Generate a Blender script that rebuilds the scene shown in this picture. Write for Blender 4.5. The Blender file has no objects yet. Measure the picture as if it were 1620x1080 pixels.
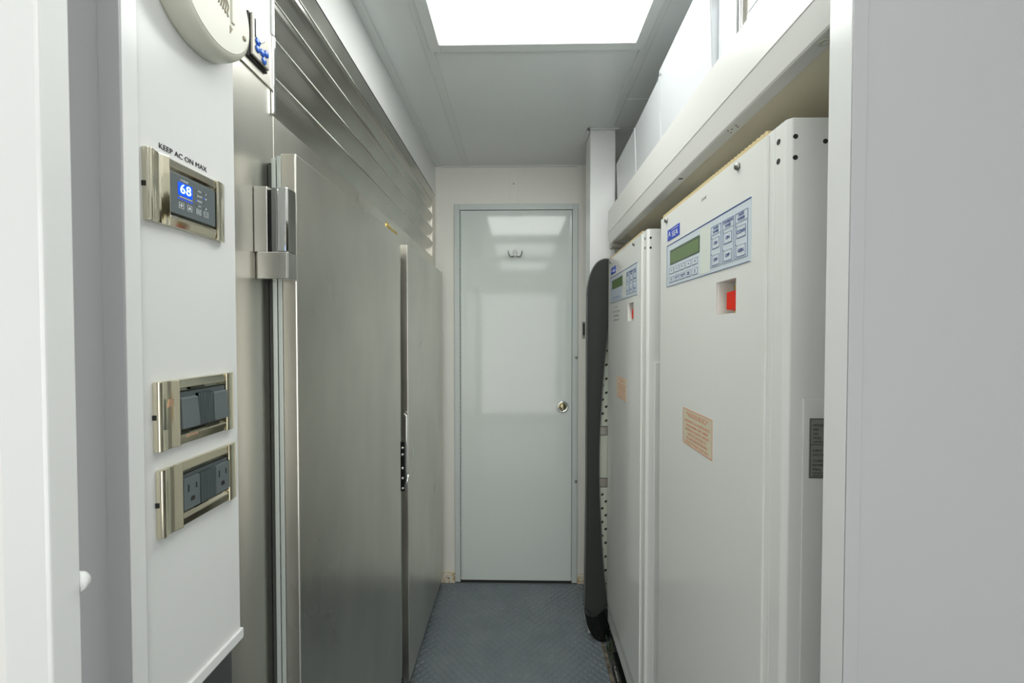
import bpy, bmesh, math, random
from mathutils import Vector, Matrix
random.seed(7)
S = bpy.context.scene
COL = S.collection
R = math.radians
C = 1.313                       # eye height: every h below is measured from it
CEIL = 0.870                    # ceiling above the eye

# ------------------------------------------------------------------ camera, world, exposure
cam_d = bpy.data.cameras.new('camera')
cam_d.sensor_width = 36.0
cam_d.lens = 650.0 / 1620.0 * 36.0
cam_d.clip_start = 0.02
cam = bpy.data.objects.new('camera', cam_d)
COL.objects.link(cam)
cam.location = (0, 0, C)
cam.rotation_euler = (math.pi / 2 - 0.020, 0, 0.0185)
S.camera = cam
W = bpy.data.worlds.new('world')
S.world = W
W.use_nodes = True
W.node_tree.nodes['Background'].inputs['Color'].default_value = (0.8, 0.85, 0.9, 1)
W.node_tree.nodes['Background'].inputs['Strength'].default_value = 0.05
S.view_settings.view_transform = 'Standard'
S.view_settings.look = 'None'
S.view_settings.gamma = 1.0
S.view_settings.use_curve_mapping = False
S.view_settings.exposure = 0.22
LIGHT_STRENGTH = 6.0            # passage panel; the two behind are weaker
FILL_PANE_STRENGTH = 1.9          # glowing pane added behind the camera as fill light
LIGHT_COLOR = (0.97, 1.0, 0.965)

# ------------------------------------------------------------------ materials
def new_mat(name, col, rough=0.5, metal=0.0, spec=0.5, emit=None, estr=0.0, coat=0.0):
    m = bpy.data.materials.new(name)
    m.use_nodes = True
    b = m.node_tree.nodes['Principled BSDF']
    b.inputs['Base Color'].default_value = (*col, 1)
    b.inputs['Roughness'].default_value = rough
    b.inputs['Metallic'].default_value = metal
    b.inputs['Specular IOR Level'].default_value = spec
    b.inputs['Coat Weight'].default_value = coat
    b.inputs['Coat Roughness'].default_value = 0.04
    if emit:
        b.inputs['Emission Color'].default_value = (*emit, 1)
        b.inputs['Emission Strength'].default_value = estr
    return m

def nn(m, t):
    return m.node_tree.nodes.new(t)

def coords(m, scale=(1, 1, 1)):
    g = nn(m, 'ShaderNodeNewGeometry')
    mp = nn(m, 'ShaderNodeMapping')
    mp.inputs['Scale'].default_value = scale
    m.node_tree.links.new(g.outputs['Position'], mp.inputs['Vector'])
    return mp.outputs['Vector']

def noise(m, scale, det=4, vec=None, rough=0.6):
    n = nn(m, 'ShaderNodeTexNoise')
    n.inputs['Scale'].default_value = scale
    n.inputs['Detail'].default_value = det
    n.inputs['Roughness'].default_value = rough
    if vec is not None:
        m.node_tree.links.new(vec, n.inputs['Vector'])
    return n.outputs['Fac']

def ramp(m, fac, stops):
    r = nn(m, 'ShaderNodeValToRGB')
    e = r.color_ramp.elements
    e[0].position, e[0].color = stops[0][0], (*stops[0][1], 1)
    e[1].position, e[1].color = stops[-1][0], (*stops[-1][1], 1)
    for p, c in stops[1:-1]:
        k = e.new(p)
        k.color = (*c, 1)
    m.node_tree.links.new(fac, r.inputs['Fac'])
    return r.outputs['Color']

def bump(m, fac, strength, dist):
    b = nn(m, 'ShaderNodeBump')
    b.inputs['Strength'].default_value = strength
    b.inputs['Distance'].default_value = dist
    m.node_tree.links.new(fac, b.inputs['Height'])
    m.node_tree.links.new(b.outputs['Normal'], m.node_tree.nodes['Principled BSDF'].inputs['Normal'])

def link_in(m, out, name):
    m.node_tree.links.new(out, m.node_tree.nodes['Principled BSDF'].inputs[name])

def enamel(name, col, rough, wob=0.05, scale=6, dirt=None):
    """smooth painted or laminated sheet: gloss, a faint waviness, optional mottling"""
    m = new_mat(name, col, rough)
    bump(m, noise(m, scale, 2, coords(m)), wob, 0.004)
    if dirt:
        link_in(m, ramp(m, noise(m, 3.1, 5, coords(m)), [(0.35, dirt), (0.6, col)]), 'Base Color')
    return m

WHITE = (0.80, 0.815, 0.80)
M = {}
M['wall'] = enamel('white_wall_laminate', (0.80, 0.81, 0.80), 0.22, 0.03)
M['far_wall'] = enamel('warm_white_wall_paint', (0.87, 0.86, 0.80), 0.4, 0.03)
M['ceiling'] = enamel('glossy_ceiling_panel', (0.76, 0.79, 0.775), 0.05, 0.006, 4)
M['ceiling_trim'] = enamel('ceiling_trim_strip', (0.72, 0.75, 0.73), 0.25)
M['partition'] = enamel('grey_white_partition', (0.41, 0.412, 0.425), 0.35, 0.03)
M['jamb'] = enamel('white_jamb_vinyl', (0.82, 0.83, 0.82), 0.18, 0.02)
M['door'] = enamel('glossy_door_laminate', (0.70, 0.755, 0.72), 0.07, 0.02, 2.5)
M['door_frame'] = enamel('door_frame_metal', (0.62, 0.68, 0.66), 0.3)
M['enamel'] = enamel('cabinet_white_enamel', (0.81, 0.82, 0.79), 0.13, 0.03, 8)
M['shelf'] = enamel('shelf_white_paint', (0.74, 0.735, 0.705), 0.3, 0.03, 10)
M['sheet'] = enamel('white_sheet_metal', (0.62, 0.64, 0.66), 0.15, 0.04, 7)
M['board'] = enamel('beige_underside_board', (0.90, 0.83, 0.66), 0.4, 0.03)
M['ivory'] = enamel('ivory_plastic', (0.66, 0.655, 0.56), 0.38, 0.02)
M['ivory_d'] = enamel('ivory_slot_shadow', (0.30, 0.26, 0.18), 0.6)
M['plastic'] = enamel('charcoal_plastic', (0.085, 0.105, 0.11), 0.35)
M['plastic_l'] = enamel('slate_plastic', (0.125, 0.15, 0.155), 0.3)
M['black'] = new_mat('black_plastic', (0.012, 0.013, 0.013), 0.35)
M['rubber'] = new_mat('black_rubber', (0.008, 0.009, 0.009), 0.12)
M['hole'] = new_mat('dark_hole', (0.02, 0.02, 0.018), 0.7)
M['seam'] = new_mat('grey_seam', (0.25, 0.26, 0.25), 0.6)
M['screen'] = new_mat('pale_screen', (0.55, 0.6, 0.63), 0.08)
M['darkscreen'] = new_mat('slate_blue_glass', (0.06, 0.09, 0.11), 0.1)
M['blue_btn'] = new_mat('blue_button', (0.02, 0.13, 0.62), 0.2, coat=0.6)
M['blue_led'] = new_mat('blue_display', (0.0, 0.06, 0.8), 0.2, emit=(0.0, 0.08, 1.0), estr=0.7)
M['led_digit'] = new_mat('lit_digit', (0.6, 0.8, 1.0), 0.3, emit=(0.55, 0.78, 1.0), estr=1.3)
M['print_w'] = new_mat('white_print', (0.75, 0.77, 0.78), 0.5)
M['print_k'] = new_mat('black_print', (0.03, 0.03, 0.035), 0.5)
M['print_g'] = new_mat('grey_print', (0.30, 0.31, 0.28), 0.5)
M['print_b'] = new_mat('blue_print', (0.025, 0.06, 0.25), 0.4)
M['print_o'] = new_mat('orange_print', (0.72, 0.30, 0.18), 0.5)
M['logo_b'] = new_mat('logo_blue', (0.01, 0.06, 0.52), 0.3)
M['keypad'] = enamel('pale_keypad_film', (0.66, 0.735, 0.79), 0.22)
M['keycap'] = enamel('keypad_key_film', (0.68, 0.74, 0.78), 0.22)
M['keyblank'] = enamel('keypad_blank_film', (0.74, 0.78, 0.72), 0.22)
M['lcd'] = new_mat('green_lcd', (0.14, 0.22, 0.085), 0.15)
M['lcd_edge'] = new_mat('dark_green_bezel', (0.09, 0.13, 0.085), 0.3)
M['red'] = new_mat('red_switch', (0.78, 0.022, 0.006), 0.5, spec=0.3)
M['yellow'] = new_mat('yellow_plate', (0.78, 0.56, 0.02), 0.4)
M['label'] = new_mat('cream_label', (0.72, 0.66, 0.50), 0.45)
M['dataplate'] = new_mat('engraved_plate', (0.34, 0.34, 0.31), 0.35, 0.5)
M['gold'] = new_mat('gold_badge', (0.70, 0.50, 0.13), 0.22, 1.0)
M['chrome'] = new_mat('chrome', (0.82, 0.83, 0.82), 0.06, 1.0)
M['screw'] = new_mat('screw_steel', (0.34, 0.34, 0.31), 0.35, 1.0)
M['brass'] = new_mat('tarnished_brass', (0.48, 0.42, 0.24), 0.2, 1.0)
M['alu'] = new_mat('pale_aluminium', (0.58, 0.63, 0.60), 0.35, 0.4)
M['gasket'] = new_mat('grey_gasket', (0.055, 0.06, 0.055), 0.5)
M['scallop'] = enamel('yellowed_edge', (0.62, 0.50, 0.27), 0.5)
M['bracket'] = new_mat('grey_bracket', (0.40, 0.38, 0.34), 0.4, 0.6)
M['perf'] = enamel('pale_perforated_plastic', (0.58, 0.62, 0.52), 0.35, 0.1, 40)
M['copper'] = new_mat('copper_stain', (0.80, 0.52, 0.36), 0.3, 0.8)
M['wood'] = new_mat('raw_plywood_edge', (0.62, 0.54, 0.40), 0.6)
link_in(M['wood'], ramp(M['wood'], noise(M['wood'], 9, 5, coords(M['wood'], (6, 6, 1))), [(0.35, (0.50, 0.40, 0.26)), (0.65, (0.72, 0.66, 0.54))]), 'Base Color')

def pewter(name, col, rough):
    m = new_mat(name, col, rough, 1.0)
    bump(m, noise(m, 14, 2, coords(m)), 0.10, 0.004)
    return m
M['pewter'] = pewter('champagne_nickel', (0.72, 0.675, 0.55), 0.06)
M['pewter2'] = pewter('worn_champagne_nickel', (0.72, 0.67, 0.52), 0.11)

def steel(name, col, r0, r1, vert=True, streak=0.06):
    m = new_mat(name, col, 0.3, 1.0)
    big = noise(m, 4.0, 3, coords(m, (1, 1, 0.5)), 0.55)
    lighter = tuple(min(1, c * 1.12) for c in col)
    darker = tuple(c * 0.86 for c in col)
    link_in(m, ramp(m, big, [(0.3, darker), (0.52, col), (0.7, lighter)]), 'Base Color')
    rr = nn(m, 'ShaderNodeMapRange')
    rr.inputs['From Min'].default_value = 0.3
    rr.inputs['From Max'].default_value = 0.7
    rr.inputs['To Min'].default_value = r0
    rr.inputs['To Max'].default_value = r1
    m.node_tree.links.new(big, rr.inputs['Value'])
    link_in(m, rr.outputs['Result'], 'Roughness')
    return m
M['steel'] = steel('brushed_steel', (0.68, 0.66, 0.60), 0.26, 0.38, streak=0.02)
M['steel_h'] = steel('brushed_steel_louvre', (0.52, 0.51, 0.465), 0.17, 0.28, False, 0.01)
M['steel_hinge'] = steel('satin_hinge_steel', (0.66, 0.66, 0.63), 0.2, 0.3, streak=0.02)
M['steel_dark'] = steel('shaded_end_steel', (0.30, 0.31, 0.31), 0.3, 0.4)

def fabric():
    m = new_mat('charcoal_fabric', (0.045, 0.048, 0.045), 0.85)
    v = coords(m)
    link_in(m, ramp(m, noise(m, 900, 2, v), [(0.35, (0.014, 0.015, 0.014)), (0.65, (0.05, 0.053, 0.05))]), 'Base Color')
    bump(m, noise(m, 700, 2, v), 0.4, 0.001)
    return m
M['fabric'] = fabric()
M['piping'] = new_mat('grey_piping', (0.13, 0.14, 0.13), 0.6)
M['grime'] = new_mat('dirty_edge', (0.16, 0.13, 0.095), 0.6)
link_in(M['grime'], ramp(M['grime'], noise(M['grime'], 60, 5, coords(M['grime'])), [(0.35, (0.05, 0.04, 0.03)), (0.65, (0.30, 0.26, 0.2))]), 'Base Color')
M['stained'] = new_mat('yellow_stained_paint', (0.72, 0.68, 0.55), 0.5)
link_in(M['stained'], ramp(M['stained'], noise(M['stained'], 45, 4, coords(M['stained'])), [(0.38, (0.55, 0.36, 0.13)), (0.52, (0.76, 0.72, 0.60))]), 'Base Color')

def tread_floor():
    """blue-grey rubber floor with raised diamond bars, alternately at +45 and -45 degrees"""
    m = new_mat('tread_plate_floor', (0.11, 0.135, 0.15), 0.22)
    big = noise(m, 7, 5, coords(m))
    link_in(m, ramp(m, big, [(0.3, (0.175, 0.203, 0.222)), (0.7, (0.215, 0.245, 0.262))]), 'Base Color')
    return m
M['floor'] = tread_floor()
M['emit'] = new_mat('lit_diffuser', (0.9, 0.9, 0.9), 0.5, emit=LIGHT_COLOR, estr=LIGHT_STRENGTH)
M['emit_dim'] = new_mat('lit_diffuser_rear', (0.9, 0.9, 0.9), 0.5, emit=LIGHT_COLOR, estr=LIGHT_STRENGTH * 0.45)
M['fill'] = new_mat('fill_pane_glow', (0.8, 0.8, 0.8), 0.4, emit=(1.0, 0.985, 0.965), estr=FILL_PANE_STRENGTH)  # emission for the added pane that fills the passage with light

# ------------------------------------------------------------------ mesh helpers
class MB:
    def __init__(self):
        self.bm = bmesh.new()
    def box(self, x0, x1, y0, y1, z0, z1):
        r = bmesh.ops.create_cube(self.bm, size=1.0)
        for v in r['verts']:
            v.co = Vector(((x0 + x1) / 2 + v.co.x * (x1 - x0), (y0 + y1) / 2 + v.co.y * (y1 - y0), (z0 + z1) / 2 + v.co.z * (z1 - z0)))
        return self
    def prism(self, pts, axis, a0, a1):
        """polygon pts in the two other axes (in x,y,z order), extruded along axis from a0 to a1"""
        def mk(p, a):
            if axis == 'x': return (a, p[0], p[1])
            if axis == 'y': return (p[0], a, p[1])
            return (p[0], p[1], a)
        A = [self.bm.verts.new(mk(p, a0)) for p in pts]
        B = [self.bm.verts.new(mk(p, a1)) for p in pts]
        n = len(pts)
        self.bm.faces.new(A)
        self.bm.faces.new(B[::-1])
        for i in range(n):
            self.bm.faces.new((A[i], B[i], B[(i + 1) % n], A[(i + 1) % n]))
        return self
    def rings(self, rings, cap=True, closed=False):
        V = [[self.bm.verts.new(p) for p in r] for r in rings]
        n = len(V[0])
        for a, b in zip(V, V[1:]):
            for i in range(n):
                self.bm.faces.new((a[i], a[(i + 1) % n], b[(i + 1) % n], b[i]))
        if cap:
            self.bm.faces.new(V[0][::-1])
            self.bm.faces.new(V[-1])
        return self
    def lathe(self, prof, c, axis, seg=48, ry=1.0):
        """prof: (distance along axis, radius) list, revolved about axis vector through c"""
        ax = Vector(axis).normalized()
        u = ax.orthogonal().normalized()
        w = ax.cross(u)
        c = Vector(c)
        return self.rings([[c + ax * d + (u * math.cos(2 * math.pi * i / seg) + w * math.sin(2 * math.pi * i / seg) * ry) * max(r, 1e-5) for i in range(seg)] for d, r in prof])
    def cyl(self, c, axis, r, l, seg=20):
        return self.lathe([(0, r), (l, r)], c, axis, seg)
    def tube(self, pts, r, seg=10):
        P = [Vector(p) for p in pts]
        rings = []
        up = None
        for i, p in enumerate(P):
            t = ((P[min(i + 1, len(P) - 1)] - P[max(i - 1, 0)])).normalized()
            if up is None:
                up = t.orthogonal().normalized()
            up = (up - t * up.dot(t)).normalized()
            w = t.cross(up)
            rings.append([p + (up * math.cos(2 * math.pi * k / seg) + w * math.sin(2 * math.pi * k / seg)) * r for k in range(seg)])
        return self.rings(rings)
    def build(self, name, mat, parent=None, bevel=0.0, smooth=False, seg=2, label=None):
        bmesh.ops.recalc_face_normals(self.bm, faces=self.bm.faces[:])
        me = bpy.data.meshes.new(name)
        self.bm.to_mesh(me)
        self.bm.free()
        return finish(name, me, mat, parent, bevel, smooth, seg, label)

def world_of(o):
    v = Vector((0, 0, 0))
    while o is not None:
        v += o.location
        o = o.parent
    return v

def finish(name, me, mat, parent, bevel=0.0, smooth=False, seg=2, label=None):
    co = [v.co for v in me.vertices]
    lo = Vector([min(c[i] for c in co) for i in range(3)])
    hi = Vector([max(c[i] for c in co) for i in range(3)])
    base = Vector(((lo.x + hi.x) / 2, (lo.y + hi.y) / 2, lo.z))
    for v in me.vertices:
        v.co -= base
    me.materials.append(mat)
    o = bpy.data.objects.new(name, me)
    COL.objects.link(o)
    if parent is not None:
        o.parent = parent
        o.location = base - world_of(parent)
    else:
        o.location = base
    if smooth:
        for p in me.polygons:
            p.use_smooth = True
    if bevel > 0:
        b = o.modifiers.new('bevel', 'BEVEL')
        b.width = bevel
        b.segments = seg
        b.limit_method = 'ANGLE'
        b.angle_limit = R(40)
    if label:
        o['label'] = label
    return o

def bx(name, mat, parent, x0, x1, y0, y1, z0, z1, bevel=0.0, label=None):
    return MB().box(x0, x1, y0, y1, z0, z1).build(name, mat, parent, bevel, label=label)

def empty(name, loc, label, cat, group=None):
    o = bpy.data.objects.new(name, None)
    o.empty_display_size = 0.05
    COL.objects.link(o)
    o.location = loc
    return tag(o, label, cat, group)

def tag(o, label, cat, group=None, kind=None):
    o['label'] = label
    o['category'] = cat
    if group:
        o['group'] = group
    if kind:
        o['kind'] = kind
    return o

def struct(o, label, cat):
    return tag(o, label, cat, kind='structure')

def text(name, s, size, loc, face, mat, parent, depth=0.0003, align='CENTER', squash=1.0, spacing=1.0, shear=0.0, label=None, bold=0.0):
    """lettering built as a thin mesh. face: '-x' reads facing -x, '+x' facing +x, '-y' facing -y; loc = centre, world"""
    cu = bpy.data.curves.new(name, 'FONT')
    cu.body = s
    cu.size = size
    cu.align_x = align
    cu.align_y = 'CENTER'
    cu.extrude = depth
    cu.space_character = spacing
    cu.shear = shear
    cu.offset = bold
    cu.resolution_u = 3
    t = bpy.data.objects.new('tmp_text', cu)
    COL.objects.link(t)
    dg = bpy.context.evaluated_depsgraph_get()
    me = bpy.data.meshes.new_from_object(t.evaluated_get(dg))
    bpy.data.objects.remove(t)
    X = {'-x': Vector((0, -1, 0)), '+x': Vector((0, 1, 0)), '-y': Vector((1, 0, 0))}[face]
    N = {'-x': Vector((-1, 0, 0)), '+x': Vector((1, 0, 0)), '-y': Vector((0, -1, 0))}[face]
    Z = Vector((0, 0, 1))
    L = Vector(loc)
    for v in me.vertices:
        v.co = L + X * v.co.x * squash + Z * v.co.y + N * v.co.z
    return finish(name, me, mat, parent, label=label)

def copy_tree(o, parent=None):
    c = o.copy()
    COL.objects.link(c)
    if parent is not None:
        c.parent = parent
    for ch in [x for x in COL.objects if x.parent == o]:
        copy_tree(ch, c)
    return c

# ================================================================== THE SETTING
ZC = C + CEIL
flo = struct(bx('floor', M['floor'], None, -1.3, 1.6, -2.0, 2.3, -0.03, 0.0), 'blue-grey tread floor with raised diamond bars', 'floor')
def tread_bars():
    tb = MB()
    cell = 0.0165
    L_, B_, H_ = 0.0105, 0.0032, 0.0030
    for i in range(-25, 21):
        for j_ in range(30, 131):
            x, y = (i + .5) * cell, (j_ + .5) * cell
            if y > 2.128: continue
            s_ = 1 if (i + j_) % 2 else -1
            ux, uy = 0.7071, 0.7071 * s_
            P_ = lambda a_, c_, z_: tb.bm.verts.new((x + ux * a_ - uy * c_, y + uy * a_ + ux * c_, z_))
            base = [P_(-L_, 0, 0), P_(-L_ * .45, -B_, 0), P_(L_ * .45, -B_, 0), P_(L_, 0, 0), P_(L_ * .45, B_, 0), P_(-L_ * .45, B_, 0)]
            t0, t1 = P_(-L_ * .5, 0, H_), P_(L_ * .5, 0, H_)
            for q_ in ((base[0], base[1], t0), (base[1], base[2], t1, t0), (base[2], base[3], t1), (base[3], base[4], t1), (base[4], base[5], t0, t1), (base[5], base[0], t0)):
                tb.bm.faces.new(q_)
    return tag_kind(tb.build('tread_bars', M['floor'], flo))
def tag_kind(o):
    o['kind'] = 'stuff'
    return o
tread_bars()
struct(bx('ceiling', M['ceiling'], None, -1.3, 1.6, -2.0, 2.3, ZC, ZC + 0.04), 'glossy pale grey ceiling above the passage', 'ceiling')
struct(bx('wall_back', M['far_wall'], None, -1.3, 1.6, 2.15, 2.25, 0, ZC), 'warm white end wall around the narrow door', 'wall')
# above the refrigerator and beside the controller
m = MB().box(-1.20, -1.15, 0.4315, 2.15, 0, ZC).box(-1.15, -0.4386, 0.588, 0.7365, C + 0.5255, ZC).box(-1.15, -0.4386, 0.7365, 2.15, C + 0.7155, ZC)
struct(m.build('wall_left', M['wall'], None), 'white wall band above the steel louvres', 'wall')
struct(bx('wall_right', M['far_wall'], None, 0.95, 1.0, 0.47, 2.15, 0, ZC), 'white wall behind the power cabinets and shelf', 'wall')
struct(bx('wall_entry', M['wall'], None, -1.0, -0.4085, 0.432, 0.585, C - 0.430, ZC), 'white panel at left carrying the thermostat, switch and outlet plates', 'wall')
bx_back = MB().box(0.343, 1.55, 0.4501, 0.4655, 0, ZC)
struct(bx_back.build('wall_bounce_lining', M['wall'], None, 0.0015), 'white lining added behind the right partition to bounce light', 'wall')  # lining added to bounce light onto the near cabinet's side
m = MB().box(0.343, 1.55, 0.4346, 0.4500, 0, ZC)
struct(m.build('wall_front_right', M['partition'], None, 0.0015), 'grey-white partition at right edge of the view', 'wall')
m = MB().box(-1.2, -0.405, 0.4145, 0.4315, 0, ZC)
struct(m.build('wall_front_left', M['partition'], None, 0.0015), 'grey-white partition at left behind the nearest jamb', 'wall')
m = MB().box(-1.25, -1.2, -2.0, 0.43, 0, ZC)
struct(m.build('wall_near_left', M['wall'], None), 'white side wall of the room where the camera stands, left', 'wall')
m = MB().box(1.5, 1.55, -2.0, 0.43, 0, ZC)
struct(m.build('wall_near_right', M['wall'], None), 'white side wall of the room where the camera stands, right', 'wall')
m = MB().box(-1.3, 1.6, -2.05, -2.0, 0, 0.06).box(-1.3, 1.6, -2.05, -2.0, 1.95, ZC).box(-1.3, -1.15, -2.05, -2.0, 0.06, 1.95).box(1.45, 1.6, -2.05, -2.0, 0.06, 1.95)
struct(m.build('wall_rear', M['wall'], None), 'white wall behind the camera', 'wall')
wn = struct(bx('fill_pane_1', M['fill'], None, -1.15, 1.45, -2.03, -2.02, 0.06, 1.95), 'wide added glowing daylit glazing behind the camera', 'window')  # unseen glowing pane, added only to brighten the passage from behind
MB().box(-1.15, -1.11, -2.02, -1.995, 0.06, 1.95).box(1.41, 1.45, -2.02, -1.995, 0.06, 1.95).box(-1.11, 1.41, -2.02, -1.995, 0.06, 0.10).box(-1.11, 1.41, -2.02, -1.995, 1.91, 1.95).box(0.55, 0.59, -2.02, -1.995, 0.10, 1.91).build('pane_frame', M['jamb'], wn, 0.002)  # frame bars round the added fill pane
m = MB().box(0.302, 0.409, 1.778, 1.890, 0, ZC)
struct(m.build('wall_column', M['jamb'], None, 0.002), 'square white column at the far end of the shelf', 'column')

# trims
tn = [0]
def trim(m_, mat, label, bevel=0.0015):
    tn[0] += 1
    return struct(m_.build('trim_%d' % tn[0], mat, None, bevel), label, 'trim')
trim(MB().box(-0.4255, -0.4035, 0.4120, 0.4142, 0, ZC), M['partition'], 'grey flat trim on the left partition edge', 0.0006)
trim(MB().box(-0.4048, -0.4032, 0.4144, 0.4318, 0, ZC), M['jamb'], 'white corner trim on the left partition edge', 0.0006)
trim(MB().box(0.3412, 0.3428, 0.4345, 0.4655, 0, ZC), M['jamb'], 'white corner trim on the right partition edge', 0.0006)
trim(MB().box(0.3412, 0.3560, 0.4322, 0.4343, 0, ZC), M['partition'], 'grey flat trim on the right partition edge', 0.0006)
trim(MB().box(-1.0, -0.4045, 0.432, 0.5875, C - 0.446, C - 0.4305), M['jamb'], 'white strip along the bottom of the switch panel')
trim(MB().box(-0.4385, -0.413, 0.5875, 2.148, ZC - 0.006, ZC), M['ceiling_trim'], 'slim strip where the left wall meets the ceiling')
trim(MB().box(-0.405, 0.30, 2.141, 2.15, ZC - 0.010, ZC).box(0.41, 0.95, 2.141, 2.15, ZC - 0.010, ZC), M['ceiling_trim'], 'slim strip where the end wall meets the ceiling')
trim(MB().box(-0.292, -0.262, 0.47, 2.139, ZC - 0.004, ZC), M['ceiling_trim'], 'long ceiling strip left of the light panel')
trim(MB().box(0.366, 0.396, 0.47, 1.765, ZC - 0.004, ZC), M['ceiling_trim'], 'long ceiling strip right of the light panel')
trim(MB().box(0.398, 0.95, 1.548, 1.556, ZC - 0.003, ZC), M['ceiling_trim'], 'short cross strip on the ceiling above the shelf')
trim(MB().box(0.287, 0.301, 1.763, 1.90, ZC - 0.006, ZC).box(0.287, 0.424, 1.763, 1.777, ZC - 0.006, ZC), M['ceiling_trim'], 'small moulding round the top of the column')
trim(MB().box(-0.4384, -0.4345, 0.7260, 0.7330, C + 0.5265, ZC - 0.0065), M['jamb'], 'thin white vertical strip above the refrigerator stile')
t = trim(MB().box(-0.051, -0.010, 2.1465, 2.15, C + 0.672, ZC - 0.011), M['far_wall'], 'short vertical batten above the end door')
MB().cyl((-0.031, 2.1468, C + 0.775), (0, -1, 0), 0.004, 0.0015).build('screw', M['screw'], t)
# end wall base pieces
o = struct(MB().prism([(-0.412, 0), (-0.340, 0), (-0.340, 0.040), (-0.345, 0.047), (-0.412, 0.047)], 'y', 2.128, 2.15).build('baseboard_left', M['stained'], None, 0.002), 'yellow-stained baseboard stub left of the end door', 'baseboard')
MB().cyl((-0.372, 2.1285, 0.026), (0, -1, 0), 0.0045, 0.0015).build('screw', M['screw'], o)
struct(MB().box(0.302, 0.360, 2.132, 2.15, 0, 0.043).build('baseboard_right', M['stained'], None, 0.002), 'stained baseboard stub right of the end door', 'baseboard')
# dirty aluminium edge where the tread floor stops in front of the power cabinets
trim(MB().box(0.344, 0.358, 0.47, 1.72, 0.0, 0.007), M['grime'], 'grimy metal edge strip of the floor in front of the cabinets', 0.001)

# nearest jamb at the left edge of the picture
j = MB().prism([(-0.445, 0.290), (-0.3905, 0.290), (-0.3800, 0.2925), (-0.3665, 0.3075), (-0.3640, 0.3085), (-0.3640, 0.330), (-0.445, 0.330)], 'z', 0, ZC)
j = struct(j.build('trim_%d' % (tn[0] + 1), M['jamb'], None, 0.0012), 'blurred white jamb nearest the camera at the left edge', 'door jamb')
tn[0] += 1
MB().lathe([(0, 0.0085), (0.0025, 0.0085), (0.0055, 0.0072), (0.0075, 0.0045), (0.008, 0.0)], (-0.3680, 0.3301, C - 0.207), (0, 1, 0), 24).build('bumper', M['jamb'], j, smooth=True, label='small white rubber bumper')
struct(bx('trim_%d' % (tn[0] + 1), M['wood'], None, -0.445, -0.392, 0.262, 0.2895, 0, ZC), 'raw wood edge at the lower left border', 'trim')
tn[0] += 1

# ------------------------------------------------------------------ end door
D0, D1, DB, DT = -0.311, 0.273, C - 1.293, C + 0.638
door = MB().box(D0 + 0.003, D1 - 0.002, 2.136, 2.1495, 0.014, DT - 0.003).build('door_1', M['door'], None, 0.0015)
struct(door, 'narrow glossy pale green-white door at the far end', 'door')
fr = MB().box(D0 - 0.028, D0, 2.134, 2.15, 0.004, DT + 0.030).box(D1, D1 + 0.028, 2.134, 2.15, 0.004, DT + 0.030).box(D0, D1, 2.134, 2.15, DT, DT + 0.030)
fr = fr.build('door_frame', M['door_frame'], door, 0.0015)
MB().box(D0, D0 + 0.003, 2.140, 2.1492, DB + 0.01, DT).box(D1 - 0.002, D1, 2.140, 2.1492, DB + 0.01, DT).box(D0, D1, 2.140, 2.1492, DT - 0.003, DT).box(D0, D1, 2.1365, 2.1492, 0.0, 0.0135).build('door_gap', M['hole'], door)
h_ = MB()
z = DB + 0.02
while z < DT - 0.02:
    h_.cyl((D0 + 0.0055, 2.1345, z), (0, 0, 1), 0.0035, 0.019, 8)
    z += 0.024
h_.build('piano_hinge', M['door_frame'], door, smooth=False)
lk = MB().lathe([(0, 0.031), (0.004, 0.031), (0.008, 0.027), (0.008, 0.022), (0.004, 0.019)], (0.2235, 2.136, C - 0.382), (0, -1, 0), 40).build('lock_rose', M['chrome'], door, smooth=True, label='round chrome lock rose')
MB().lathe([(0, 0.018), (0.006, 0.017), (0.010, 0.012), (0.0105, 0.0)], (0.2235, 2.1325, C - 0.382), (0, -1, 0), 30).build('lock_cylinder', M['brass'], lk, smooth=True)
bx('thumb_turn', M['screw'], lk, 0.2205, 0.2265, 2.116, 2.124, C - 0.394, C - 0.370, 0.001)
hk = MB().lathe([(0, 0.013), (0.006, 0.013), (0.010, 0.010), (0.012, 0.0)], (-0.023, 2.136, C + 0.418), (0, -1, 0), 28).lathe([(0, 0.010), (0.006, 0.010), (0.009, 0.006), (0.010, 0)], (-0.023, 2.126, C + 0.405), (0, -1, 0), 28)
hk = hk.build('coat_hook', M['jamb'], door, smooth=True, label='small white double coat hook')
for s in (-1, 1):
    pr = []
    for i in range(12):
        a = i / 11
        pr.append((-0.023 + s * (0.006 + 0.030 * math.sin(a * 1.45)), 2.124 - 0.020 * a, C + 0.398 - 0.010 * math.sin(a * 3.14) + 0.024 * a * a))
    MB().tube(pr, 0.0028, 8).build('prong', M['screw'], hk, smooth=True)

def screw_on_wall(x, h, label):
    o = MB().lathe([(0, 0.0075), (0.003, 0.007), (0.005, 0.004), (0.0055, 0)], (x, 2.1338, C + h), (0, -1, 0), 20).build('screw', M['screw'], None, smooth=True)
    tag(o, label, 'screw', 'screws beside the end door')
    return o
screw_on_wall(0.305, -0.125, 'dark screw on the end door frame, upper of two')
screw_on_wall(0.3035, -0.772, 'dark screw on the end door frame, lower of two')
for o in [x for x in COL.objects if x.name.startswith('screw') and x.parent is None]:
    o.location.x = 0.2935
st = bx('strike_plate', M['bracket'], None, 0.325, 0.342, 2.1465, 2.15, C - 0.027, C + 0.060, 0.001)
tag(st, 'small dark metal strike plate on the wall right of the end door', 'latch plate')
bx('strike_slot', M['hole'], st, 0.330, 0.339, 2.1455, 2.147, C - 0.010, C + 0.052)
MB().cyl((0.3335, 2.1464, C - 0.019), (0, -1, 0), 0.003, 0.001, 12).build('screw', M['chrome'], st)

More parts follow.
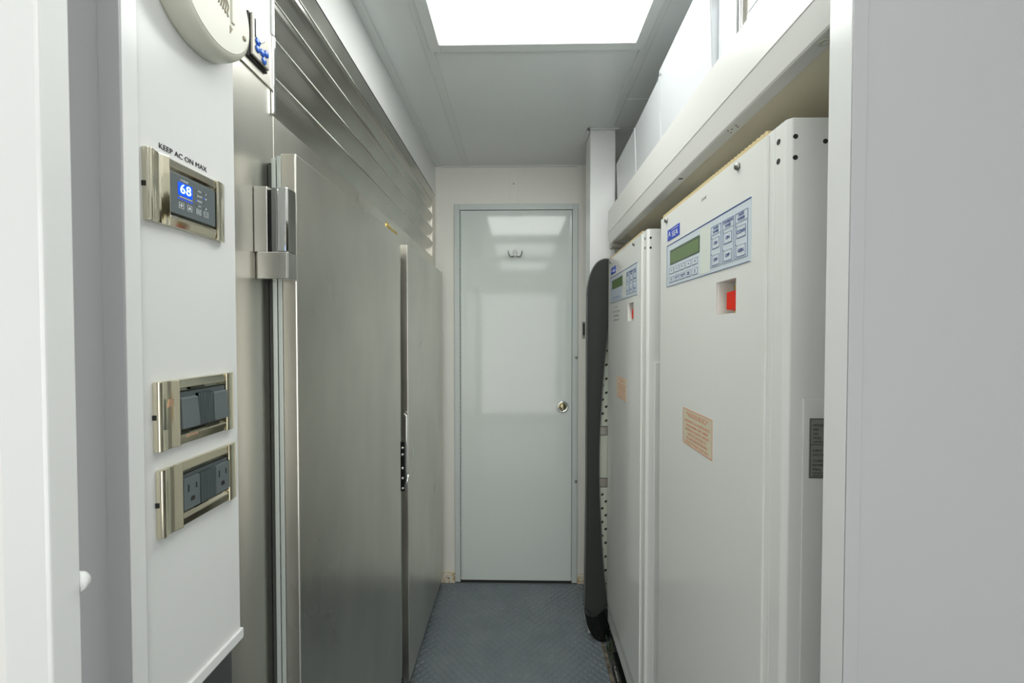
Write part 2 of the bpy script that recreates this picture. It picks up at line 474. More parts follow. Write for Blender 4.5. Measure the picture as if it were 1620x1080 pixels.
# ------------------------------------------------------------------ ceiling light panels
def light_panel(y0, y1, label, mat='emit'):
    x0, x1 = -0.240, 0.343
    r = empty('ceiling_light', ((x0 + x1) / 2, (y0 + y1) / 2, ZC - 0.012), label, 'ceiling light', 'square ceiling light panels')
    w = 0.032
    f = MB()
    for (a, b, c_, d) in ((x0 - w, x0, y0 - w, y1 + w), (x1, x1 + w, y0 - w, y1 + w), (x0, x1, y0 - w, y0), (x0, x1, y1, y1 + w)):
        f.box(a, b, c_, d, ZC - 0.013, ZC - 0.0003)
    f.build('frame', M['ceiling_trim'], r, 0.002)
    bx('diffuser', M[mat], r, x0, x1, y0, y1, ZC - 0.006, ZC - 0.001, label='lit white diffuser')
    return r
light_panel(0.655, 1.237, 'bright square ceiling light over the passage')
light_panel(-0.26, 0.322, 'bright square ceiling light just above the camera', 'emit_dim')
light_panel(-1.30, -0.718, 'bright square ceiling light behind the camera', 'emit_dim')

# ================================================================== REFRIGERATOR
FX = -0.440                       # plane of the steel face frame
fridge = empty('refrigerator', (-0.78, 1.36, 0.0), 'long two-door brushed steel refrigerator with louvred top along the left wall', 'refrigerator')
b = MB()
b.box(-1.10, -0.480, 0.605, 2.13, 0.075, C + 0.714)                  # carcass
b.box(-0.480, FX, 0.605, 0.733, 0.075, C + 0.5245)                   # near stile
b.box(-0.480, FX, 2.070, 2.140, 0.075, C + 0.714)                    # far stile
b.box(-0.480, FX, 0.733, 2.070, C + 0.300, C + 0.388)                # header under louvres
b.box(-0.480, FX, 1.30, 1.42, 0.075, C + 0.300)                      # mullion
b.box(-0.480, FX, 0.733, 2.070, 0.075, 0.12)
b.build('body', M['steel'], fridge, 0.0012)
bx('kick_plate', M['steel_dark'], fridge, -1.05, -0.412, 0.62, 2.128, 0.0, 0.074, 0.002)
bx('edge_strip', M['chrome'], fridge, FX + 0.0005, FX + 0.006, 0.7265, 0.733, C + 0.389, C + 0.524, 0.0008, label='bright vertical edge strip beside the louvres')
# louvres: saw-tooth profile in (x,z) extruded along y
tips = [C + 0.657, C + 0.589, C + 0.521, C + 0.453]
p = [(-0.478, C + 0.713), (FX + 0.002, C + 0.713)]
prev_in = None
for k, tz in enumerate(tips):
    p += [(FX + 0.0010, tz + 0.0030), (FX + 0.0035, tz + 0.0022), (FX + 0.0042, tz + 0.0008), (FX + 0.0034, tz - 0.0006)]
    nz = tips[k + 1] if k < 3 else C + 0.3905
    for i in range(1, 10):
        t_ = i / 9
        p.append((FX + 0.0034 - 0.0334 * t_ ** 1.4, tz - 0.0006 + (nz + 0.0040 - tz) * t_))
    p.append((FX - 0.030, nz + 0.0031))
p += [(-0.478, C + 0.390)]
MB().prism(p, 'y', 0.7335, 2.069).build('louvre_panel', M['steel_h'], fridge, 0.0006)
for tz in tips:
    MB().tube([(FX + 0.0044, 0.7338, tz + 0.0010), (FX + 0.0044, 1.40, tz + 0.0010), (FX + 0.0044, 2.0688, tz + 0.0010)], 0.0014, 10).build('louvre_edge', M['steel_hinge'], fridge, smooth=True, label='bright rounded lip of a louvre')
bx('top_seam', M['hole'], fridge, -0.4392, -0.4374, 0.7365, 2.068, C + 0.7135, C + 0.7160)

def fridge_door(y0, y1, top, badge):
    d = bx('door', M['steel'], fridge, -0.4110, -0.3850, y0, y1, C - 1.222, C + top, 0.0022)
    g = MB().box(FX + 0.001, -0.4115, y0 + 0.010, y1 - 0.006, C - 1.205, C + top - 0.012)
    g.build('gasket', M['gasket'], d)
    g = MB().box(-0.4300, -0.4225, y0 + 0.004, y0 + 0.0095, C - 1.210, C + top - 0.006).box(-0.4195, -0.4120, y0 + 0.002, y0 + 0.0095, C - 1.210, C + top - 0.003)
    g.build('gasket_strip', M['alu'], d, 0.001, label='pale double edge strip')
    return d
fd1 = fridge_door(0.705, 1.316, 0.309, True)
fd2 = fridge_door(1.409, 2.050, 0.303, False)
# gold script badge near the top far corner of the first door, a shadowy mark below it, one on the second door
text('badge', 'Primours', 0.032, (FX + 0.0012, 1.405, C + 0.355), '+x', M['gold'], fridge, 0.0012, shear=0.35, bold=0.0006, label='small gold script badge')

def hinge(y, h0, label):
    """lift-off box hinge standing off the stile in front of the door edge"""
    k = MB()
    k.prism([(FX + 0.0005, y + 0.004), (-0.4340, y), (-0.3860, y), (-0.3835, y + 0.003), (-0.3835, y + 0.0285), (FX + 0.0005, y + 0.0285)], 'z', C + h0, C + h0 + 0.0445)
    k.box(FX + 0.0005, -0.4170, y, y + 0.0285, C + h0 + 0.0445, C + h0 + 0.1525)
    hg = k.build('hinge', M['steel_hinge'], fridge, 0.0010, label=label)
    bx('hinge_slot', M['black'], hg, -0.4165, -0.4120, y + 0.010, y + 0.028, C + h0 + 0.045, C + h0 + 0.150)
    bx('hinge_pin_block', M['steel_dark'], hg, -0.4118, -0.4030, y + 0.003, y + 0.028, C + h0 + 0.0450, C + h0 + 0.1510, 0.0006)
    MB().prism([(-0.4026, y + 0.003), (-0.3975, y), (-0.3870, y), (-0.3842, y + 0.004), (-0.3842, y + 0.028), (-0.4026, y + 0.028)], 'z', C + h0 + 0.0450, C + h0 + 0.1510).build('hinge_knuckle', M['chrome'], hg, 0.0012)
    return hg
hinge(0.675, 0.0903, 'bright satin steel hinge')
hinge(0.675, -1.10, None)

# latch between the two doors
lt = bx('latch', M['black'], fridge, -0.4105, -0.3960, 1.400, 1.4085, C - 0.545, C - 0.375, 0.001, label='black latch plate with chrome pull bar')
for hh in (-0.395, -0.418, -0.465, -0.500, -0.535):
    MB().lathe([(0, 0.005), (0.002, 0.0045), (0.0032, 0)], (-0.403, 1.3998, C + hh), (0, -1, 0), 14).build('screw', M['chrome'], lt, smooth=True)
pts = []
for i in range(9):
    a = i / 8 * math.pi / 2
    pts.append((-0.3975 + 0.010 * math.sin(a) * 1.2, 1.400 - 0.012 * math.sin(a), C - 0.276 + 0.012 * math.cos(a) - 0.012))
pts += [(-0.3855, 1.387, C - 0.33), (-0.3850, 1.386, C - 0.40), (-0.3858, 1.387, C - 0.47), (-0.3868, 1.390, C - 0.505)]
MB().tube(pts, 0.0038, 10).build('pull_bar', M['chrome'], lt, smooth=True)
MB().tube([(-0.382, 1.400, C - 0.482), (-0.384, 1.392, C - 0.500), (-0.389, 1.390, C - 0.520), (-0.394, 1.396, C - 0.530)], 0.005, 10).build('latch_hook', M['chrome'], lt, smooth=True)

# temperature controller on its own steel plate at the top of the near stile
cp = bx('controller_plate', M['steel'], fridge, FX + 0.0004, FX + 0.003, 0.600, 0.726, C + 0.430, C + 0.5235, 0.0005)
ct = MB().prism([(0.6580, C + 0.4440), (0.7060, C + 0.4440), (0.7060, C + 0.4990), (0.692, C + 0.5140), (0.6580, C + 0.5160)], 'x', FX + 0.0032, FX + 0.0075).build('controller', M['black'], fridge, 0.0008, label='grey controller with pale window and blue buttons')
MB().prism([(0.6600, C + 0.4475), (0.7035, C + 0.4475), (0.7035, C + 0.4980), (0.690, C + 0.5120), (0.6600, C + 0.5145)], 'x', FX + 0.0078, FX + 0.0125).build('controller_face', M['bracket'], ct, 0.0014)
win = [(0.667, C + 0.4800), (0.6805, C + 0.4785), (0.6900, C + 0.4880), (0.6870, C + 0.4980), (0.6790, C + 0.5050), (0.667, C + 0.5070)]
MB().prism([(0.679 + (a_ - 0.679) * 1.12, C + 0.493 + (b_ - C - 0.493) * 1.10) for a_, b_ in win], 'x', FX + 0.0126, FX + 0.0131).build('window_rim', M['black'], ct)
MB().prism(win, 'x', FX + 0.0132, FX + 0.0138).build('controller_window', M['screen'], ct)
for (yy, hh) in ((0.6720, 0.4745), (0.6715, 0.4630), (0.6835, 0.4650), (0.6945, 0.4700), (0.6880, 0.4545)):
    MB().lathe([(0, 0.0060), (0.0012, 0.0057), (0.0024, 0.0040), (0.0028, 0)], (FX + 0.0126, yy, C + hh), (1, 0, 0), 20).build('blue_button', M['blue_btn'], ct, smooth=True)

# steel counter base below the switch panel
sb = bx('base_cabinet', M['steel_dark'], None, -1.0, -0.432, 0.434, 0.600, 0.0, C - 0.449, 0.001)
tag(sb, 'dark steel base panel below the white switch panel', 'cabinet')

# ================================================================== SMOKE DETECTOR
SDY, SDH = 0.517, 0.420
sd = empty('smoke_detector', (-0.4085, SDY, C + SDH - 0.062), 'round ivory smoke detector high on the left white panel', 'smoke detector')
MB().lathe([(0, 0.0665), (0.004, 0.0680), (0.016, 0.0675), (0.024, 0.0657), (0.0275, 0.0635), (0.0300, 0.0595), (0.0305, 0.0575), (0.0305, 0.0)], (-0.4083, SDY, C + SDH), (1, 0, 0), 96).build('housing', M['ivory'], sd, smooth=True)
sx = -0.4083 + 0.0305
MB().lathe([(0, 0.0580), (0.0007, 0.0575), (0.0007, 0.0)], (sx - 0.0001, SDY, C + SDH), (1, 0, 0), 96).build('face_disc', M['ivory'], sd)
for k in range(5):
    yy = SDY - 0.006 + k * 0.0042
    pts = [(sx + 0.0008, yy + 0.0018 * math.sin(i * 1.15 + k * 0.6) + i * 0.0004, C + SDH + 0.045 - i * 0.0036 - k * 0.0015) for i in range(15)]
    MB().tube(pts, 0.00085, 6).build('sound_slot', M['ivory_d'], sd, smooth=True)
bx('test_button', M['ivory'], sd, sx, sx + 0.0025, SDY + 0.0215, SDY + 0.0275, C + SDH - 0.014, C + SDH + 0.034, 0.001)
MB().lathe([(0, 0.0034), (0.0009, 0.0030), (0.001, 0)], (sx + 0.0006, SDY + 0.047, C + SDH - 0.017), (1, 0, 0), 20).build('indicator', M['ivory_d'], sd, smooth=True)
MB().prism([(SDY + 0.019, C + SDH - 0.030), (SDY + 0.024, C + SDH - 0.021), (SDY + 0.019, C + SDH - 0.019)], 'x', sx + 0.0006, sx + 0.0012).build('embossed_arrow', M['ivory_d'], sd)

# ================================================================== PLATES ON THE LEFT PANEL
PX = -0.4085
def wall_plate(name, y0, y1, z0, z1, label, cat, mat, group=None):
    """glossy three-module plate: broad left wing, framed opening, domed right wing"""
    r = empty(name, (PX, (y0 + y1) / 2, z0), label, cat, group)
    w, hgt = y1 - y0, z1 - z0
    oy0, oy1 = y0 + w * 0.235, y0 + w * 0.845          # opening
    oz0, oz1 = z0 + hgt * 0.22, z1 - hgt * 0.20
    m_ = MB()
    # left wing, a shallow concave sweep; right wing, domed
    L_ = oy0 - 0.0005 - y0
    pr_ = [(PX, y0), (PX + 0.0050, y0 + 0.0002), (PX + 0.0070, y0 + 0.0012)]
    pr_ += [(PX + 0.0082 - 0.0030 * math.sin(i / 10 * math.pi) ** 1.2, y0 + 0.004 + (L_ - 0.004) * i / 10) for i in range(11)]
    m_.prism(pr_ + [(PX, y0 + L_)], 'z', z0, z1)
    L_ = y1 - oy1 - 0.0005
    pr_ = [(PX, oy1 + 0.0005)] + [(PX + 0.0040 + 0.0042 * math.cos(i / 10 * 1.35) ** 0.8, oy1 + 0.0005 + (L_ - 0.001) * i / 10) for i in range(11)]
    m_.prism(pr_ + [(PX, y1)], 'z', z0, z1)
    # top and bottom bars, slanting in to the opening
    m_.prism([(PX, oz1), (PX + 0.0030, oz1), (PX + 0.0074, oz1 + 0.006), (PX + 0.0055, z1 - 0.001), (PX, z1)], 'y', oy0, oy1)
    m_.prism([(PX, z0), (PX + 0.0055, z0 + 0.001), (PX + 0.0074, oz0 - 0.006), (PX + 0.0030, oz0), (PX, oz0)], 'y', oy0, oy1)
    m_.build('plate', mat, r, 0.0009)
    bx('plate_notch', M['hole'], r, PX, PX + 0.004, y0 - 0.0006, y0 + 0.0002, z0 + hgt * 0.46, z0 + hgt * 0.53)
    return r, oy0, oy1, oz0, oz1

# thermostat
PZ0, PZ1 = C + 0.1235, C + 0.2025
th, oy0, oy1, oz0, oz1 = wall_plate('thermostat', 0.4400, 0.5585, PZ0, PZ1, 'nickel-framed thermostat reading 68 below the KEEP AC ON MAX note', 'thermostat', M['pewter'])
fx = PX + 0.0060
bz = bx('display_panel', M['plastic_l'], th, PX + 0.0006, fx, oy0 + 0.0006, oy1 - 0.0006, oz0 - 0.0005, oz1 + 0.001, 0.0006)
dy = oy1 - oy0; dz = oz1 - oz0
def ty(u): return oy0 + dy * u
def tz_(v): return oz0 + dz * v
bx('screen', M['blue_led'], bz, fx + 0.0001, fx + 0.0004, ty(0.17), ty(0.46), tz_(0.50), tz_(0.83), label='lit blue two-digit display')
text('digits', '68', 0.0158, (fx + 0.0008, ty(0.315), tz_(0.665)), '+x', M['led_digit'], bz, 0.0003, squash=1.0, spacing=1.1, label='lit digits 68')
bx('level_bar', M['print_w'], bz, fx + 0.0001, fx + 0.0003, ty(0.20), ty(0.46), tz_(0.455), tz_(0.475))
for k in range(6):
    bx('indicator', M['blue_led'], bz, fx + 0.0001, fx + 0.0003, ty(0.16 + k * 0.055), ty(0.19 + k * 0.055), tz_(0.395), tz_(0.425))
text('brand_mark', 'cruisair', 0.0040, (fx + 0.0003, ty(0.30), tz_(0.90)), '+x', M['print_w'], bz, 0.0001)
words = ['FAN', 'SLOW', 'SPEED', 'SET']
for k, wd in enumerate(words):
    text('legend', wd, 0.0030, (fx + 0.0003, ty(0.62), tz_(0.80 - k * 0.135)), '+x', M['print_w'], bz, 0.0001)
    MB().cyl((fx + 0.0001, ty(0.545), tz_(0.80 - k * 0.135)), (1, 0, 0), 0.0007, 0.0002, 10).build('indicator', M['blue_led'] if k == 2 else M['print_k'], bz)
    MB().cyl((fx + 0.0001, ty(0.715), tz_(0.80 - k * 0.135)), (1, 0, 0), 0.0007, 0.0002, 10).build('indicator', M['blue_led'] if k == 1 else M['print_k'], bz)
    if k != 2:
        MB().lathe([(0, 0.0011), (0.0002, 0.0011)], (fx + 0.0001, ty(0.765), tz_(0.80 - k * 0.135)), (1, 0, 0), 6 if k else 3).build('symbol', M['print_w'], bz)
def keyframe(u, v, s=0.0070):
    yc, zc = ty(u), tz_(v)
    m_ = MB()
    e = 0.0004
    m_.box(fx, fx + 0.0003, yc - s / 2, yc + s / 2, zc + s / 2 - e, zc + s / 2).box(fx, fx + 0.0003, yc - s / 2, yc + s / 2, zc - s / 2, zc - s / 2 + e)
    m_.box(fx, fx + 0.0003, yc - s / 2, yc - s / 2 + e, zc - s / 2, zc + s / 2).box(fx, fx + 0.0003, yc + s / 2 - e, yc + s / 2, zc - s / 2, zc + s / 2)
    return m_, yc, zc
for k, u in enumerate((0.235, 0.405, 0.60, 0.765)):
    m_, yc, zc = keyframe(u, 0.24)
    q = 0.0022
    if k == 0:
        m_.prism([(yc - q, zc + q * .4), (yc + q, zc + q * .4), (yc, zc - q)], 'x', fx, fx + 0.0003).box(fx, fx + .0003, yc - .0007, yc + .0007, zc, zc + q)
    elif k == 1:
        m_.prism([(yc - q, zc - q * .6), (yc + q, zc - q * .6), (yc, zc + q)], 'x', fx, fx + 0.0003)
    elif k == 2:
        for a in range(4):
            c_, s_ = math.cos(a * math.pi / 2 + .5), math.sin(a * math.pi / 2 + .5)
            m_.prism([(yc, zc), (yc + q * 1.1 * c_ - q * .5 * s_, zc + q * 1.1 * s_ + q * .5 * c_), (yc + q * 1.3 * c_, zc + q * 1.3 * s_)], 'x', fx, fx + 0.0003)
    else:
        m_.box(fx, fx + .0003, yc - q, yc + q, zc + q * .3, zc + q * .5).box(fx, fx + .0003, yc - q, yc + q, zc - q * .8, zc - q * .6)
    m_.build('key', M['print_w'], bz)

note = text('wall_note', 'KEEP AC ON MAX', 0.0088, (PX + 0.0004, 0.4970, C + 0.2125), '+x', M['print_k'], None, 0.0002, squash=1.0)
tag(note, 'KEEP AC ON MAX in small black letters above the thermostat', 'lettering')

# switches
sw, oy0, oy1, oz0, oz1 = wall_plate('light_switch', 0.4480, 0.5720, C - 0.1335, C - 0.0545, 'nickel light switch plate with grey rockers, upper of the two lower plates', 'light switch', M['pewter2'])
bx('back_box', M['plastic'], sw, PX + 0.0006, PX + 0.0050, oy0 + 0.0005, oy1 - 0.0005, oz0 + 0.0002, oz1 - 0.0002)
wy = (oy1 - oy0)
for k in range(3):
    a, b_ = oy0 + wy * k / 3 + 0.0006, oy0 + wy * (k + 1) / 3 - 0.0006
    if k == 1:
        r_ = MB()
        for q in range(9):
            y_ = a + (b_ - a) * q / 9
            r_.box(PX + 0.005, PX + 0.0098, y_, y_ + (b_ - a) / 9 * 0.62, oz0 + 0.0025, oz1 - 0.004)
        r_.box(PX + 0.005, PX + 0.0086, a, b_, oz0 + 0.0025, oz1 - 0.004)
        r_.build('ribbed_blank', M['plastic'], sw)
    else:
        MB().prism([(PX + 0.005, oz0 + 0.002), (PX + 0.0120, oz0 + 0.0025), (PX + 0.0095, oz1 - 0.0075), (PX + 0.005, oz1 - 0.006)], 'y', a, b_).build('rocker', M['plastic_l'], sw, 0.0008)
MB().prism([(0.4620, C - 0.0850), (0.4700, C - 0.0835), (0.4735, C - 0.0770), (0.4640, C - 0.0760)], 'x', PX + 0.0040, PX + 0.0060).build('worn_patch', M['copper'], sw, label='copper-coloured worn patch')
MB().prism([(0.486, C - 0.1255), (0.504, C - 0.1250), (0.501, C - 0.1215), (0.489, C - 0.1220)], 'x', PX + 0.0060, PX + 0.0074).build('worn_patch', M['copper'], sw, label='copper-coloured worn patch')

# outlet
ol, oy0, oy1, oz0, oz1 = wall_plate('power_outlet', 0.4500, 0.5750, C - 0.2320, C - 0.1545, 'nickel double power outlet plate, lowest plate on the panel', 'power outlet', M['pewter2'])
bx('back_box', M['plastic'], ol, PX + 0.0006, PX + 0.0050, oy0 + 0.0005, oy1 - 0.0005, oz0 + 0.0002, oz1 - 0.0002)
wy = (oy1 - oy0)
for k in range(3):
    a, b_ = oy0 + wy * k / 3 + 0.0006, oy0 + wy * (k + 1) / 3 - 0.0006
    if k == 1:
        r_ = MB()
        for q in range(9):
            y_ = a + (b_ - a) * q / 9
            r_.box(PX + 0.005, PX + 0.0088, y_, y_ + (b_ - a) / 9 * 0.62, oz0 + 0.002, oz1 - 0.005)
        r_.box(PX + 0.005, PX + 0.0078, a, b_, oz0 + 0.002, oz1 - 0.005)
        r_.build('ribbed_blank', M['plastic'], ol)
    else:
        so = bx('socket', M['plastic_l'], ol, PX + 0.005, PX + 0.0085, a, b_, oz0 + 0.002, oz1 - 0.005, 0.0006)
        fxx = PX + 0.0085
        cy, cz = (a + b_) / 2, (oz0 + oz1) / 2 - 0.001
        sl = MB().box(fxx, fxx + 0.0003, cy - 0.0072, cy - 0.0054, cz + 0.002, cz + 0.0105).box(fxx, fxx + 0.0003, cy + 0.0050, cy + 0.0068, cz + 0.003, cz + 0.0100)
        sl.prism([(cy - 0.0030, cz - 0.0105), (cy + 0.0030, cz - 0.0105), (cy + 0.0032, cz - 0.0075), (cy + 0.0018, cz - 0.0050), (cy - 0.0018, cz - 0.0050), (cy - 0.0032, cz - 0.0075)], 'x', fxx, fxx + 0.0003)
        sl.build('socket_slot', M['hole'], so)

# ================================================================== POWER CABINETS
KX = 0.370
def power_cabinet():
    root = empty('power_cabinet', (0.59, 0.84, C - 1.223), 'near white power converter cabinet with blue keypad and red switch', 'power converter', 'white power converter cabinets')
    Y0, Y1 = 0.584, 1.092
    zb, zt = C - 1.223, C + 0.300
    # carcass behind the front sheet
    b = MB().prism([(KX + 0.004, Y0 + 0.006), (KX + 0.010, Y0), (0.82, Y0), (0.82, Y1), (KX + 0.034, Y1), (KX + 0.034, 0.615), (KX + 0.004, 0.615)], 'z', zb, zt)
    b.box(KX + 0.004, KX + 0.034, 0.615, 0.7115, zb, zt)
    b.box(KX + 0.004, KX + 0.034, 0.783, Y1, zb, zt)
    b.box(KX + 0.004, KX + 0.034, 0.7115, 0.783, zb, C + 0.035)
    b.box(KX + 0.004, KX + 0.034, 0.7115, 0.783, C + 0.095, zt)
    b.build('body', M['enamel'], root, 0.0015)
    # front sheet with the square cut-out
    y0, y1, z0, z1 = 0.628, Y1 - 0.004, C - 1.130, zt - 0.004
    f = MB()
    f.box(KX, KX + 0.0038, y0, 0.7115, z0, z1).box(KX, KX + 0.0038, 0.783, y1, z0, z1)
    f.box(KX, KX + 0.0038, 0.7115, 0.783, z0, C + 0.035).box(KX, KX + 0.0038, 0.7115, 0.783, C + 0.095, z1)
    bmesh.ops.remove_doubles(f.bm, verts=f.bm.verts[:], dist=1e-5)
    fs = f.build('front_panel', M['enamel'], root)
    lp = MB().prism([(KX + 0.001, z0 - 0.002), (KX + 0.008, zb + 0.002), (KX + 0.012, zb + 0.002), (KX + 0.0038, z0 - 0.002)], 'y', y0, y1).build('lower_cover', M['enamel'], root)
    for yy in (y0 + 0.012, y1 - 0.012):
        MB().lathe([(0, 0.0048), (0.002, 0.0042), (0.003, 0)], (KX + 0.001, yy, z0 - 0.006), (-1, 0, 0), 16).build('screw', M['screw'], root, smooth=True)
    for yy, hh in ((0.708, 0.282), (0.655, 0.276), (1.045, 0.283)):
        if yy == 0.655: continue
        MB().lathe([(0, 0.0065), (0.003, 0.0060), (0.0055, 0.0045), (0.006, 0)], (KX, yy, C + hh), (-1, 0, 0), 18).build('screw', M['screw'], root, smooth=True)
    # knock-out holes in the frame and near side
    for yy, hh in ((0.606, 0.276), (0.606, 0.248)):
        MB().cyl((KX + 0.0045, yy, C + hh), (-1, 0, 0), 0.0042, 0.0009, 18).build('hole', M['hole'], root)
    for xx, hh in ((0.3835, 0.2735), (0.3835, 0.2445), (0.4245, 0.2665)):
        MB().cyl((xx, Y0 + 0.0004, C + hh), (0, -1, 0), 0.0034, 0.0009, 18).build('hole', M['hole'], root)
    # side access panel and data plate
    bx('side_panel', M['enamel'], root, 0.3975, 0.760, Y0 - 0.0028, Y0 + 0.0002, zb + 0.05, C - 0.091, 0.0012)
    dp = bx('data_plate', M['dataplate'], root, 0.4060, 0.4780, Y0 - 0.0038, Y0 - 0.0028, C - 0.2035, C - 0.1190, 0.0004, label='grey engraved data plate')
    yy = Y0 - 0.0040
    e = 0.0008
    MB().box(0.4068, 0.4772, yy, yy + .0002, C - 0.1203, C - 0.1195).box(0.4068, 0.4772, yy, yy + .0002, C - 0.2030, C - 0.2022).box(0.4068, 0.4076, yy, yy + .0002, C - 0.203, C - 0.1195).box(0.4764, 0.4772, yy, yy + .0002, C - 0.203, C - 0.1195).box(0.4068, 0.4772, yy, yy + .0002, C - 0.1565, C - 0.1558).build('plate_border', M['print_k'], dp)
    for k, (s_, hh) in enumerate((('MODEL', -.1290), ('P/N', -.1350), ('S/N', -.1410), ('MOD', -.1468), ('OPTIONS', -.1526), ('INPUT TO', -.1645), ('VOLTAGE', -.1705), ('CURRENT', -.1790), ('POWER', -.1850), ('FREQ.', -.1910), ('PATENTS', -.1962), ('ASEA POWER', -.2000))):
        text('plate_text', s_, 0.0048 if k < 10 else 0.0038, (0.4108, yy, C + hh), '-y', M['print_k'], dp, 0.0001, align='LEFT')
    # yellowed scalloped edge on the top
    s_ = MB()
    n = 40
    pts = [(0.630, zt - 0.002)]
    for i in range(n * 4 + 1):
        a = i / (n * 4)
        pts.append((0.632 + (1.085 - 0.632) * a, zt + 0.0045 + 0.0022 * abs(math.sin(a * n * math.pi))))
    pts.append((1.087, zt - 0.002))
    s_.prism(pts, 'x', KX + 0.004, KX + 0.010)
    s_.build('scalloped_edge', M['scallop'], root)
    # keypad -------------------------------------------------------
    k0, k1, kz0, kz1 = 0.666, 1.041, C + 0.1155, C + 0.2180
    kp = bx('keypad', M['keypad'], root, KX - 0.0008, KX + 0.0001, k0, k1, kz0, kz1)
    q = KX - 0.0012
    MB().box(q, q + .0004, k0, k1, kz1 - 0.0022, kz1).box(q, q + .0004, k0 + .004, k1, kz0, kz0 + 0.0009).box(q, q + .0004, k1 - 0.0016, k1, kz0, kz1).build('keypad_border', M['print_b'], kp)
    bx('keypad_blank', M['keyblank'], kp, q, q + .0004, 0.8065, 0.8515, kz0 + 0.004, kz1 - 0.006)
    bx('lcd_bezel', M['lcd_edge'], kp, q - .0002, q + .0002, 0.853, 1.018, C + 0.1665, C + 0.2020, label='dark-edged green display')
    bx('lcd', M['lcd'], kp, q - .0006, q - .0002, 0.857, 1.013, C + 0.1690, C + 0.1965)
    def outline(m_, ya, yb, za, zb_, e=0.0006, low=0.0):
        m_.box(q - .0003, q, ya, yb, zb_ - e, zb_).box(q - .0003, q, ya, yb, za, za + e + low).box(q - .0003, q, ya, ya + e + low * .6, za, zb_).box(q - .0003, q, yb - e, yb, za, zb_)
    caps = [['F1', 'F2', 'F3', 'F4', 'F5'], ['BUS\nTIE', 'GENERATOR\nINFO', 'CONVERTER\nINFO', 'SHORE\nPOWER', 'SET\nUP']]
    for row, (za, zb_) in enumerate(((C + 0.1447, C + 0.1588), (C + 0.1236, C + 0.1378))):
        for i in range(5):
            yb = 1.0225 - i * 0.0335
            ya = yb - 0.0275
            ke = bx('key', M['keycap'], kp, q, q + .0003, ya, yb, za, zb_)
            m_ = MB()
            outline(m_, ya, yb, za, zb_, 0.0005, 0.0005)
            m_.build('key_outline', M['print_b'], ke)
            text('key_text', caps[row][i], 0.0060 if row == 0 else 0.0042, (q - .0003, (ya + yb) / 2, (za + zb_) / 2), '-x', M['print_b'], ke, 0.0001)
    cols = [(0.7635, 0.803, 'SHORE\nPOWER', 'ON', 'OFF'), (0.7190, 0.758, 'CONVERSION\nPOWER', 'ON', 'OFF'), (0.6750, 0.714, "SHIP'S\nPOWER", 'CONV', 'GEN')]
    for ya, yb, ttl, t1, t2 in cols:
        m_ = MB()
        outline(m_, ya, yb, C + 0.1253, C + 0.2030, 0.0006)
        m_.box(q - .0003, q, ya, yb, C + 0.1862, C + 0.1867)
        m_.build('group_frame', M['print_b'], kp)
        text('group_title', ttl, 0.0068, ((q - .0003), (ya + yb) / 2, C + 0.1948), '-x', M['print_b'], kp, 0.0001, squash=0.92 if len(ttl) < 13 else 0.80, bold=0.0001)
        for tt, za in ((t1, C + 0.1600), (t2, C + 0.1285)):
            ke = bx('key', M['keycap'], kp, q, q + .0003, ya + 0.006, yb - 0.005, za, za + 0.0195)
            m2 = MB()
            outline(m2, ya + 0.006, yb - 0.005, za, za + 0.0195, 0.0005, 0.0005)
            m2.build('key_outline', M['print_b'], ke)
            text('key_text', tt, 0.0085, (q - .0003, (ya + yb) / 2 + 0.0005, za + 0.010), '-x', M['print_b'], ke, 0.0001, bold=0.0002, squash=1.05)
            MB().cyl((q, yb - 0.0035, za + 0.0215), (-1, 0, 0), 0.0010, 0.0003, 8).build('key_lamp', M['print_b'], ke)
    # maker's blue plate
    lg = bx('logo_plate', M['logo_b'], root, KX - 0.0012, KX + 0.0001, 0.9615, 1.0370, C + 0.2285, C + 0.2555, 0.0002, label='blue logo plate with white letters')
    text('logo_letters', 'SEA', 0.0185, (KX - 0.0014, 0.9885, C + 0.2385), '-x', M['print_w'], lg, 0.0002, squash=1.25)
    text('logo_letters', 'A', 0.0185, (KX - 0.0014, 1.0235, C + 0.2430), '-x', M['print_w'], lg, 0.0002, squash=1.1)
    MB().box(KX - .0015, KX - .0012, 0.966, 1.012, C + 0.2502, C + 0.2512).build('logo_line', M['print_w'], lg)
    # switch in its recess
    rs = bx('switch_plate', M['yellow'], root, KX + 0.0280, KX + 0.0338, 0.7125, 0.770, C + 0.036, C + 0.090, 0.0005, label='yellow plate of the main switch')
    MB().prism([(KX + 0.0060, C + 0.043), (KX + 0.0270, C + 0.040), (KX + 0.0270, C + 0.080), (KX + 0.0060, C + 0.074)], 'y', 0.7130, 0.7560).build('switch_handle', M['red'], root, 0.0015, label='bright red switch handle')
    # warning label
    w0, w1, wz0, wz1 = 0.791, 0.932, C - 0.245, C - 0.166
    wl = bx('warning_label', M['label'], root, KX - 0.0006, KX + 0.0001, w0, w1, wz0, wz1, label='cream warning label printed in orange')
    q2 = KX - 0.0008
    m_ = MB()
    e = 0.0018
    m_.box(q2, q2 + .0002, w0, w1, wz1 - e, wz1).box(q2, q2 + .0002, w0, w1, wz0, wz0 + e).box(q2, q2 + .0002, w0, w0 + e, wz0, wz1).box(q2, q2 + .0002, w1 - e, w1, wz0, wz1)
    m_.build('label_border', M['print_o'], wl)
    text('label_heading', '\u2605WARNING\u2605'.replace('\u2605', '*'), 0.0160, (q2, (w0 + w1) / 2, C - 0.178), '-x', M['print_o'], wl, 0.0001, squash=1.15)
    lines = ['DISCONNECT ALL POWER SOURCES', 'BEFORE OPENING THIS CABINET', 'HAZARDOUS VOLTAGE IS PRESENT', 'WAIT FOR CAPACITORS TO', 'DISCHARGE BEFORE SERVICING', 'SERVICE BY TRAINED STAFF ONLY']
